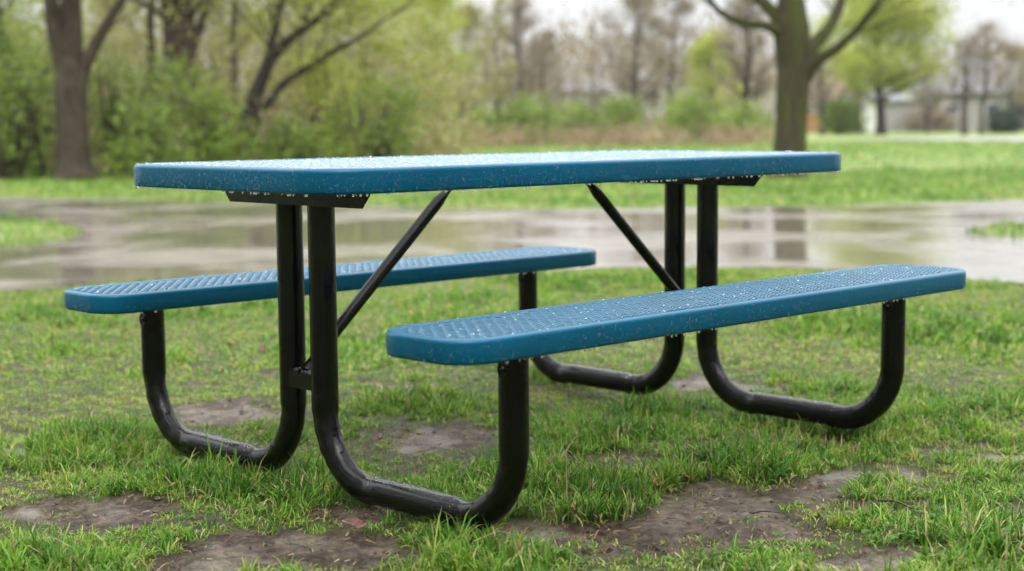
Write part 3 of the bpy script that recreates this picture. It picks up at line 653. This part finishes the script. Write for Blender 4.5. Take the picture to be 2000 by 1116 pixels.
def grow(B, tips, start, d, length, rad, level, maxlev, up=.25, sides=6, spread=.75, kids=(3, 5), mids=None, wob=.16):
    n = 5 if level else 8; p = np.array(start, float); d = np.array(d, float); d /= np.linalg.norm(d); pts = [p.copy()]
    for q in range(n-1):
        d = d+np.array([random.gauss(0, wob), random.gauss(0, wob), random.gauss(0, wob)*.6+up*.12]); d /= np.linalg.norm(d); p = p+d*length/(n-1); pts.append(p.copy())
    r = np.linspace(rad, rad*.45, n); B.tube(pts, r, max(3, sides-level), True)
    if level >= maxlev: tips.append(pts[-1]); tips.append(pts[n//2]); return
    if level >= maxlev-1: tips.append(pts[-1])
    for q in range(random.randint(*kids)):
        t = random.uniform(.35, 1); k = min(n-1, int(t*(n-1)+.5)); az = random.uniform(0, 2*PI)
        sd = np.array([math.cos(az), math.sin(az), 0]); nd = d*(1-spread*.55)+sd*spread*.75+np.array([0, 0, up]); 
        grow(B, tips, pts[k], nd, length*random.uniform(.5, .72), max(r[k]*.55, .004), level+1, maxlev, up, sides, spread, kids, None, wob)
def limb(B, tips, px_pts, depth, radii, lev, maxlev, off=0, kids=(2, 3), twig=1.0, up=.3):
    P = np.array([dp(a, b_, depth+off*(i/(len(px_pts)-1))) for i, (a, b_) in enumerate(px_pts)])
    t = np.linspace(0, len(P)-1, len(P)*4); Q = np.stack([np.interp(t, range(len(P)), P[:, k]) for k in range(3)], -1)
    for _ in range(2): Q[1:-1] = (Q[:-2]+2*Q[1:-1]+Q[2:])/4
    R_ = np.interp(t, range(len(P)), radii); B.tube(Q, R_, 12, True)
    for q in (range(len(Q)//2, len(Q), 2) if radii[-1]*FPX/depth < 22 else ()):
        for _ in range(random.randint(*kids)-1):
            az = random.uniform(0, 2*PI); d = Q[q]-Q[q-1]; d = d/np.linalg.norm(d)*.5+np.array([math.cos(az), math.sin(az), .3])*.7
            grow(B, tips, Q[q], d, twig*random.uniform(.7, 1.3), R_[q]*.22, lev, maxlev, up)
    d = Q[-1]-Q[-2]; grow(B, tips, Q[-1], d, twig*1.4, R_[-1]*.85, lev, maxlev, up)
def mk_tree(name, label, base, B, tips, bark, leafmat=None, per=20, spread=.35, size=.06, group=None, extra=None, cat='tree'):
    root = thing(name, label, cat, tuple(base), group)
    for k in range(len(B.v)): B.v[k] = B.v[k]-np.array(base)
    B.build('trunk', bark, root)
    if leafmat and len(tips):
        L = Buf(); T = np.array(tips)-np.array(base); leaves(L, T, per, spread, size)
        if extra is not None: leaves(L, np.array(extra)-np.array(base), per*2, spread*1.6, size)
        L.build('crown', leafmat, root, False)
    return root
def flare(B, base, r, h, top, rt):
    z = np.array([-.1, 0, .12, .35, .8, h]); R_ = np.array([r*1.5, r*1.38, r*1.2, r*1.07, r, rt]); P = [np.array(base)*(1-k/5)+0*k for k in range(6)]
    P = np.stack([np.interp(z, [0, h], [base[0], top[0]]), np.interp(z, [0, h], [base[1], top[1]]), z], -1); B.tube(P, R_, 16, True)

# big mossy tree on the right, standing on the lawn behind the table
D = 22.6; base = gp(1540, 349); B = Buf(); tips = []
r0 = 31/FPX*D; top = dp(1552, 100, D)
flare(B, base, r0, top[2], top, r0*1.12)
limb(B, tips, [(1550, 130), (1546, 60), (1545, -10), (1540, -140), (1535, -300)], D, [r0*1.12, r0*1.15, r0*.8, r0*.6, r0*.4], 1, 3, 0, twig=1.6)
limb(B, tips, [(1540, 85), (1505, 50), (1450, 46), (1410, 28), (1385, 2), (1360, -60)], D, [r0*.5, r0*.30, r0*.24, r0*.2, r0*.17, r0*.12], 1, 3, -.8)
limb(B, tips, [(1540, 60), (1512, 25), (1478, -6), (1430, -60), (1380, -150)], D, [r0*.6, r0*.45, r0*.34, r0*.3, r0*.2], 1, 3, .6)
limb(B, tips, [(1560, 140), (1582, 95), (1618, 58), (1640, 15), (1648, -40), (1660, -140)], D, [r0*.7, r0*.5, r0*.38, r0*.34, r0*.3, r0*.2], 1, 3, .9)
limb(B, tips, [(1558, 165), (1590, 120), (1635, 96), (1680, 52), (1718, 2), (1760, -80)], D, [r0*.7, r0*.42, r0*.3, r0*.25, r0*.21, r0*.15], 1, 3, -.9)
mk_tree('maple_tree', 'large tree with thick mossy trunk and forking limbs on the lawn behind the table', base, B, tips, BARK_MOSS, LEAF_OLIVE, 6, .3, .05)

# left wood edge: trunks
def wood(name, label, bx, by, D, limbs, bark, leafmat, per=14, spread=.5, size=.07, seed=1, tw=1.6):
    random.seed(seed); B = Buf(); tips = []; base = gp(bx, by); 
    if D is None: D = float((base-CAM)@FW)
    else: base = dp(bx, 500, D); base[2] = 0
    for pts, rr_ in limbs: limb(B, tips, pts, D, [r/FPX*D for r in rr_], 1, 3, 0 if rr_[-1] > 22 else random.uniform(-.5, .5), twig=tw)
    tips = [t for t in tips if t[2] > 1.4]
    return mk_tree(name, label, base, B, tips, bark, leafmat, per, spread, size)
wood('oak_tree', 'stout brown trunk forking low, at the left edge of the wood', 142, 344, 24, [([(146, 352), (143, 330), (140, 240), (138, 170), (137, 110)], [48, 35, 31, 32, 24]), ([(132, 175), (118, 110), (104, 50), (96, -30), (90, -150)], [20, 17, 15, 14, 9]), ([(142, 175), (143, 90), (142, 0), (140, -120)], [24, 19, 17, 10]), ([(150, 180), (165, 130), (195, 70), (238, 0), (300, -90)], [18, 13, 11, 9, 6])], BARK_BROWN, LEAF_OLIVE, 8, .5, .07, 3)
wood('forest_tree', 'dark leaning trunk at the far left edge behind green shrubs', 60, 344, 29, [([(60, 300), (25, 150), (4, 80), (-20, 0), (-40, -80)], [14, 16, 14, 12, 8])], BARK_DARK, LEAF_OLIVE, 14, .6, .08, 4)
wood('forest_tree', 'thick grey-brown trunk with a right fork behind tall shrubs', 352, 330, 31, [([(352, 330), (354, 170), (350, 70), (346, 0), (340, -100)], [34, 32, 31, 28, 18]), ([(358, 130), (378, 90), (396, 40), (408, -10), (430, -90)], [14, 11, 9, 8, 5]), ([(345, 90), (325, 30), (312, -40)], [14, 11, 8])], BARK_BROWN, LEAF_OLIVE, 12, .6, .08, 5)
wood('forest_tree', 'slim straight dark trunk between the two thick trunks at left', 298, 330, 31, [([(298, 330), (297, 200), (295, 60), (290, -60)], [10, 9, 7, 5])], BARK_DARK, LEAF_YEL, 12, .6, .07, 6)
wood('forest_tree', 'many-stemmed dark tree leaning right above the tall green shrubs', 480, 330, 27, [([(470, 320), (484, 240), (500, 180), (530, 110), (580, 65), (640, 25), (690, -40)], [22, 17, 14, 12, 9, 7, 4]), ([(490, 260), (520, 205), (555, 160), (610, 128), (660, 95), (710, 70)], [10, 9, 8, 7, 6, 3]), ([(498, 190), (520, 120), (540, 50), (555, -20)], [9, 8, 7, 5]), ([(575, 75), (602, 30), (615, -30)], [6, 5, 3])], BARK_DARK, LEAF_YEL, 10, .45, .06, 7)
wood('forest_tree', 'slender pale trunk rising right of the thick forked trunk', 460, 330, 34, [([(462, 330), (460, 180), (455, 80), (460, -50)], [9, 8, 7, 5])], BARK_GREY, LEAF_OLIVE, 12, .6, .08, 8)
wood('forest_tree', 'thin leaning stem low in the shrubs at far left', 75, 344, 25, [([(84, 344), (72, 270), (56, 200), (40, 150)], [7, 7, 5, 3])], BARK_DARK, LEAF_FRESH, 10, .4, .06, 9, .8)

# shrubs: multi-stemmed, leafy to the ground
def shrub(name, label, px, py, D, wpx, hpx, leafmat, n=90, per=70, spread=.30, size=.07, seed=1, stems=9, cat='shrub', mat=None):
    random.seed(seed); base = dp(px, 400, D); base[2] = 0; W = wpx/FPX*D; Hh = hpx/FPX*D
    B = Buf(); tips = []
    for q in range(stems):
        az = random.uniform(0, 2*PI); r_ = random.uniform(.1, .9)*W/2; s0 = base+np.array([math.cos(az)*r_*.35, math.sin(az)*r_*.35, -.05])
        P = s0+np.array([math.cos(az)*r_*.7, math.sin(az)*r_*.7, Hh*random.uniform(.6, .95)])
        t = np.linspace(0, 1, 6)[:, None]; Q = s0+(P-s0)*t; Q[:, :2] += np.random.default_rng(seed+q).normal(0, .06*W/3, (6, 2)); B.tube(Q, np.linspace(.045, .010, 6)*max(.5, Hh/3), 5)
    C = []
    while len(C) < n:
        az = random.uniform(0, 2*PI); rr_ = math.sqrt(random.random()); zf = random.random()
        env = math.sqrt(max(0, 1-(max(0, zf-.30)/.70)**2))*(.80+.35*vnoise(np.array([az*1.7]), np.array([zf*4.0]), seed)[0])
        C.append(base+np.array([math.cos(az)*rr_*env*W/2, math.sin(az)*rr_*env*W/2*.8, .12+zf*(Hh-.2)*random.uniform(.9, 1.0)]))
    return mk_tree(name, label, base, B, C, mat or BARK_DARK, leafmat, per, spread, size, cat=cat)
S = [
 ('tall bright green shrub at the far left edge', 15, 24.5, 190, 225, LEAF_FRESH, 1.0),
 ('rounded green shrub just left of the stout forked trunk', 75, 27, 150, 200, LEAF_FRESH, 1),
 ('broad bright green shrub just right of the stout forked trunk', 235, 26, 170, 230, LEAF_FRESH, 1),
 ('tall pale green shrub below the thick grey-brown trunk', 345, 27.5, 190, 225, LEAF_FRESH, 1),
 ('low green shrub behind the left corner of the tabletop', 300, 24.5, 130, 130, LEAF_FRESH, .8),
 ('dense green shrub left of the leaning multi-stemmed tree', 415, 25.5, 130, 165, LEAF_FRESH, 1),
 ('bright green mounded shrub at the foot of the leaning tree', 575, 26, 140, 105, LEAF_FRESH, 1),
 ('tall olive green shrub right of the leaning tree', 640, 28, 190, 225, LEAF_YEL, 1),
 ('deep green rounded shrub above the middle left of the tabletop', 735, 27, 190, 190, LEAF_FRESH, 1),
 ('pale yellow-green shrub at the right end of the shrub row', 820, 36, 150, 150, LEAF_YEL, 1),
]
for k, (lb, px, D, wp, hp, lm, dn) in enumerate(S):
    shrub('leafy_shrub', lb, px, 0, D, wp, hp+8, lm, int(40*dn), 60, .21, .078, 20+k, 24, mat=BARK_BROWN)

# yellow-green trees behind the shrub row
def ftree(name, label, px, D, hpx, cpx, leafmat, bark, seed, trunk_w=12, per=16, size=None, zlow=.3, lean=0, cat='tree', maxlev=3, base_py=None, bare=False, spread=None, fk=(3, 5)):
    random.seed(seed); base = dp(px, 400, D); base[2] = 0; Hh = hpx/FPX*D; W = cpx/FPX*D; r = trunk_w/2/FPX*D
    B = Buf(); tips = []; th = Hh*zlow
    t = np.linspace(0, 1, 12); P = np.stack([base[0]+RT0[0]*lean*Hh*t+.02*Hh*np.sin(t*5+seed), base[1]+RT0[1]*lean*Hh*t+.02*Hh*np.cos(t*4+seed), -.1+t*Hh*.82], -1)
    B.tube(P, r*np.interp(t, [0, .06, zlow, 1], [1.45, 1.05, .9, .18]), 10)
    nb = 22
    for q in range(nb):
        f = zlow*.85+(1-zlow*.85)*(q+random.random()*.6)/nb; f = min(f, .98); c = np.array([np.interp(f/.98, t, P[:, k]) for k in range(3)])
        az = q*2.399+random.uniform(-.5, .5); el = random.uniform(.25, .8)+.5*f
        env = math.sin(PI*min(1, max(.12, (f-zlow*.5)/(1-zlow*.5)*.86+.12)))**.7
        d = np.array([math.cos(az), math.sin(az), math.tan(min(el, 1.2))*.7]); grow(B, tips, c, d, max(W*.36*env*random.uniform(.8, 1.15), .4), r*.30*(1.15-f)+.01, 1, maxlev, .30, 6, .75, fk, None, .14)
    return mk_tree(name, label, base, B, tips, bark, None if bare else leafmat, per, spread or W*.055, size or W*.018, cat=cat)
F_ = [
 ('forest_tree', 'yellow-green leafing tree behind the far left shrubs', 30, 38, 420, 300, LEAF_YEL, BARK_GREY, 41, 16, 16),
 ('forest_tree', 'pale leafing tree in the gap between the two thick left trunks', 225, 44, 360, 240, LEAF_OLIVE, BARK_GREY, 42, 14, 12),
 ('forest_tree', 'olive leafing tree behind the thick grey-brown trunk', 420, 42, 380, 260, LEAF_OLIVE, BARK_GREY, 43, 14, 14),
 ('forest_tree', 'tall yellow-green tree above the leaning multi-stemmed tree', 590, 38, 400, 300, LEAF_YEL, BARK_DARK, 44, 16, 20),
 ('forest_tree', 'bright lime tree above the middle of the shrub row', 715, 36, 380, 260, LEAF_YEL, BARK_DARK, 45, 15, 24),
 ('forest_tree', 'lime green tree ending the dense left wood', 830, 42, 370, 230, LEAF_YEL, BARK_DARK, 46, 12, 22),
 ('forest_tree', 'olive tree low behind the pale end shrub', 905, 55, 300, 200, LEAF_OLIVE, BARK_GREY, 47, 9, 14),
]
for a in F_: ftree(*a[:9], trunk_w=a[9], per=a[10], zlow=.22)
# bare and budding trees in the middle distance
G_ = [
 ('bare_tree', 'bare grey-brown tree with two upright stems left of centre', 1015, 62, 330, 150, LEAF_TAN, BARK_GREY, 51, 15, 16, .2),
 ('bare_tree', 'darker bare tree standing just right of the two-stemmed one', 1062, 66, 240, 120, LEAF_TAN, BARK_DARK, 52, 11, 16, .2),
 ('bare_tree', 'tall thin budding tree near the centre gap of sky', 975, 58, 330, 90, LEAF_OLIVE, BARK_GREY, 53, 9, 16, .3),
 ('bare_tree', 'broad bare grey crown with dark trunk right of the sky gap', 1243, 64, 340, 190, LEAF_TAN, BARK_GREY, 54, 17, 16, .22),
 ('bare_tree', 'slim bare tree behind the broad grey crown', 1312, 70, 340, 140, LEAF_TAN, BARK_GREY, 55, 11, 16, .25),
 ('bare_tree', 'tall tan budding tree just left of the mossy tree', 1455, 62, 350, 150, LEAF_TAN, BARK_DARK, 56, 17, 22, .3),
 ('budding_tree', 'small yellow-green tree between the bare crown and the mossy tree', 1385, 68, 215, 150, LEAF_YEL, BARK_DARK, 57, 8, 22, .2),
 ('bare_tree', 'thin bare tree close behind the mossy trunk, on its right', 1600, 95, 210, 100, LEAF_TAN, BARK_GREY, 58, 9, 5, .25),
 ('budding_tree', 'round lime-green tree alone on the right of the lawn', 1712, 92, 300, 300, LEAF_YEL, BARK_DARK, 59, 19, 42, .22),
 ('bare_tree', 'dark trunk beneath the left side of the lime-green tree', 1676, 105, 120, 80, LEAF_TAN, BARK_DARK, 60, 12, 5, .35),
 ('bare_tree', 'bare purple-grey tree at right, the left of a pair', 1882, 90, 215, 120, LEAF_TAN, BARK_GREY, 61, 14, 6, .3),
 ('bare_tree', 'bare purple-grey tree at right, the right of a pair', 1918, 90, 240, 130, LEAF_TAN, BARK_GREY, 62, 10, 6, .3),
 ('bare_tree', 'thin bare tree standing in front of the wide grey-roofed house', 1965, 98, 190, 110, LEAF_TAN, BARK_GREY, 64, 8, 12, .3),
 ('bare_tree', 'low bare tree before the brick house, right of the white garage', 1805, 100, 150, 110, LEAF_TAN, BARK_GREY, 65, 7, 12, .3),
 ('budding_tree', 'pale olive tree cut off by the right edge', 2000, 110, 180, 130, LEAF_OLIVE, BARK_GREY, 63, 9, 12, .25),
]
for a in G_: ftree(*a[:9], trunk_w=a[9], per=a[10], zlow=a[11], maxlev=3)
S2 = [
 ('round green bush at the left end of the distant row', 930, 60, 120, 62, LEAF_FRESH), ('bright green bush beneath the two-stemmed bare tree', 1030, 58, 150, 78, LEAF_FRESH),
 ('low green bush below the pale house', 1130, 60, 120, 60, LEAF_FRESH), ('green bush at the foot of the broad grey tree', 1215, 59, 110, 70, LEAF_FRESH),
 ('large green bush right of the broad grey tree', 1345, 58, 130, 88, LEAF_FRESH), ('small green bush left of the mossy trunk', 1455, 60, 110, 55, LEAF_FRESH),
 ('small green bush beside the orange fence', 1640, 95, 60, 42, LEAF_FRESH), ('low russet bush beside the white garage', 1812, 110, 90, 26, LEAF_TAN)]
for k, (lb, px, D, wp, hp, lm) in enumerate(S2): shrub('leafy_shrub', lb, px, 0, D, wp, hp+12, lm, 55, 45, .32*D/60, .13*D/60, 80+k, 6)
shrub('evergreen_bush', 'clipped dark evergreen bush at right before the grey-roofed house', 1958, 0, 95, 62, 42, LEAF_DARK, 60, 60, .3, .14, 95, 6, 'bush')
# dry brush and bramble along the wood edge
B = Buf(); C = []; random.seed(5)
for k in range(420):
    px = random.uniform(-60, 860); C.append(dp(px, 400, random.uniform(26.5, 30)+max(0, px-600)*.03)*[1, 1, 0]+[0, 0, random.uniform(.0, 1)**2*1.5])
for k in range(260):
    px = random.uniform(820, 1500); C.append(dp(px, 400, random.uniform(52, 60))*[1, 1, 0]+[0, 0, random.uniform(.0, .5)])
leaves(B, C, 34, .30, .10); tag(B.build('undergrowth', LEAF_DRY, None, False), 'dry brown brush and bramble along the foot of the wood', 'brush', kind='stuff')
# understory filling the wood and the far wood that closes the view
B = Buf(); C = []
for k in range(900):
    px = random.uniform(-350, 900); D_ = random.uniform(30, 46); C.append(dp(px, 400, D_)*[1, 1, 0]+[0, 0, random.uniform(.1, 1)**1.5*3.6*(1 if px < 800 else .6)])
leaves(B, C, 34, .5, .12)
tag(B.build('understory', LEAF_OLIVE, None, False), 'olive understory thicket deep inside the left wood', 'thicket', kind='stuff')
B = Buf(); C = []
for k in range(1500):
    px = random.uniform(-500, 2500); D_ = random.uniform(120, 190); hh = (6+7*vnoise(np.array([px*.012]), np.array([.5]), 9)[0])*(1 if px < 1500 else .62)
    C.append(dp(px, 400, D_)*[1, 1, 0]+[0, 0, random.uniform(0, 1)*hh])
leaves(B, C, 60, 1.2, .42)
for k in range(90):
    px = random.uniform(-500, 2500); D_ = random.uniform(125, 185); b0 = dp(px, 400, D_)*[1, 1, 0]; hh = random.uniform(8, 13)*(1 if px < 1500 else .75)
    B.tube([b0, b0+[random.gauss(0, .4), random.gauss(0, .4), hh*.5], b0+[random.gauss(0, .9), random.gauss(0, .9), hh]], [.22, .14, .04], 5, True, None, (.0, 0, 0, 1))
tag(B.build('distant_wood', LEAF_TAN, None, False), 'far-off brownish wood closing the horizon', 'wood', kind='stuff')

B = Buf(); leaves(B, BACKC, 12, .8, .45); tag(B.build('added_rear_wood', mat_leaf('reflection darkening leaf', (.05, .06, .025), (.11, .12, .05), .2), None, False), 'dark green wood added behind the viewpoint to darken reflections', 'wood', kind='stuff')  # added out of view, leaves kept dark to deepen reflections on the table
# ------------------------------------------------------------------ houses and small structures far off
def framebox(c, yaw):
    ca, sa = math.cos(yaw), math.sin(yaw)
    def M(v): v = np.asarray(v, float); return np.stack([c[0]+v[:, 0]*ca-v[:, 1]*sa, c[1]+v[:, 0]*sa+v[:, 1]*ca, c[2]+v[:, 2]], -1)
    return M
ROOF = mat_plain('grey shingle', (.16, .16, .17), (.26, .26, .27), 2, .6, .02); WHITE = mat_plain('white siding', (.62, .61, .59), (.75, .74, .72), 1.5, .5)
BRICK = mat_plain('pinkish brick', (.26, .15, .12), (.38, .24, .20), 4, .7); ORANGE = mat_plain('orange stained wood', (.36, .15, .07), (.48, .22, .11), 3, .6)
GLASS = mat_plain('dark window glass', (.03, .035, .04), (.05, .055, .06), 1, .08); CREAM = mat_plain('cream siding', (.27, .26, .25), (.35, .335, .32), 2, .6)
def house(name, label, px, D, wid, dep, hh, rh, wallm, roofm, cat='house', yaw=0.0, wins=3, door=True, garage=False):
    c = dp(px, 400, D); c[2] = 0; y = YAW-PI/2+yaw; root = thing(name, label, cat, tuple(c)); M = framebox((0, 0, 0), y)
    B = Buf(); B.box((-wid/2, 0, -.2), (wid/2, dep, hh), M)
    V = M([(-wid/2, 0, hh), (-wid/2, dep, hh), (-wid/2, dep/2, hh+rh*.96), (wid/2, 0, hh), (wid/2, dep, hh), (wid/2, dep/2, hh+rh*.96)]); B.add(V, [[(0, 1, 2), (3, 5, 4)]]); B.build('wall', wallm, root, False)
    B = Buf(); o = .4
    for s0, s1 in ((-o, dep/2), (dep+o, dep/2)):
        k = rh/(dep/2); z0 = hh-o*k
        V = M([(-wid/2-o, s0, z0), (wid/2+o, s0, z0), (wid/2+o, s1, hh+rh), (-wid/2-o, s1, hh+rh), (-wid/2-o, s0, z0+.18), (wid/2+o, s0, z0+.18), (wid/2+o, s1, hh+rh+.18), (-wid/2-o, s1, hh+rh+.18)])
        B.add(V, [[(0, 3, 2, 1), (4, 5, 6, 7), (0, 1, 5, 4), (1, 2, 6, 5), (2, 3, 7, 6), (3, 0, 4, 7)]])
    rf = B.build('roof', roofm, root, False)
    if wins:
        B = Buf(); B.box((wid*.2, dep*.45, hh+rh*.6), (wid*.2+.7, dep*.45+.7, hh+rh+.9), M); B.build('chimney', BRICK, rf, False)
    for q in range(wins):
        x = -wid/2+(q+.7)*wid/(wins+.6)
        if door and q == wins//2: continue
        B = Buf(); B.box((x-.6, -.05, 1.0), (x+.6, -.003, 2.1), M); f = B.build('window', WHITE if wallm is not WHITE else ROOF, root, False)
        B = Buf(); B.box((x-.5, -.07, 1.1), (x+.5, -.052, 2.0), M); B.build('pane', GLASS, f, False)
    if door:
        B = Buf(); B.box((-.5, -.05, 0), (.5, -.003, 2.1), M); B.build('door', GLASS if not garage else WHITE, root, False)
    if garage:
        B = Buf(); B.box((-wid*.36, -.06, 0), (wid*.36, -.003, 2.2), M)
        for q in range(4): B.box((-wid*.36, -.08, .05+q*.55), (wid*.36, -.061, .53+q*.55), M)
        B.build('garage_door', CREAM, root, False)
house('house', 'pale grey-roofed house between the bare trees in the middle distance', 1138, 150, 5.5, 7, 4.2, 2.6, CREAM, ROOF, yaw=.15)
house('house', 'wide grey-roofed cream house at the right edge beyond the lawn', 1985, 112, 14, 9, 2.9, 2.4, CREAM, ROOF, yaw=-.1, wins=4)
house('house', 'pinkish brick house behind the pair of bare trees', 1845, 128, 13, 8, 2.8, 2.0, BRICK, ROOF, yaw=.1, wins=4)
house('garage', 'small white garage just right of the lime-green tree trunk', 1748, 112, 3.9, 6, 2.3, .9, WHITE, ROOF, cat='garage', wins=0, door=False, garage=True)
house('garage', 'narrow white shed left of the lime-green tree trunk', 1690, 118, 1.8, 3, 2.0, .6, WHITE, ROOF, cat='shed', wins=0, door=True)
house('house', 'small white-gabled house glimpsed behind the mossy trunk on its right', 1605, 135, 6, 8, 2.8, 2.0, WHITE, BRICK, yaw=.2, wins=2)
# orange fence
c = dp(1606, 400, 100); c[2] = 0; y = YAW-PI/2; root = thing('wooden_fence', 'orange-brown board fence just right of the mossy trunk', 'fence', tuple(c)); M = framebox((0, 0, 0), y)
B = Buf()
for q in range(14): B.box((-1.3+q*.19, 0, .05), (-1.3+q*.19+.17, .03, 1.25+.02*(q % 3)), M)
B.build('board_panel', ORANGE, root, False)
for q in range(3): B = Buf(); B.box((-1.3+q*1.27, .033, 0), (-1.3+q*1.27+.1, .13, 1.35), M); B.build('post', ORANGE, root, False)

# ------------------------------------------------------------------ damp air
def haze():
    B = Buf(); B.box((-60, -60, -1.0), (230, 230, 28)); m = bpy.data.materials.new('haze'); m.use_nodes = True; nt = m.node_tree; nt.nodes.clear()
    o = nt.nodes.new('ShaderNodeOutputMaterial'); v = nt.nodes.new('ShaderNodeVolumePrincipled'); v.inputs['Color'].default_value = (.93, .95, 1, 1); v.inputs['Density'].default_value = .0003; v.inputs['Anisotropy'].default_value = .2
    nt.links.new(v.outputs[0], o.inputs['Volume']); tag(B.build('haze', m, None, False), 'thin rainy haze over the park', 'haze', kind='stuff')
HAZE = True
if HAZE: haze()
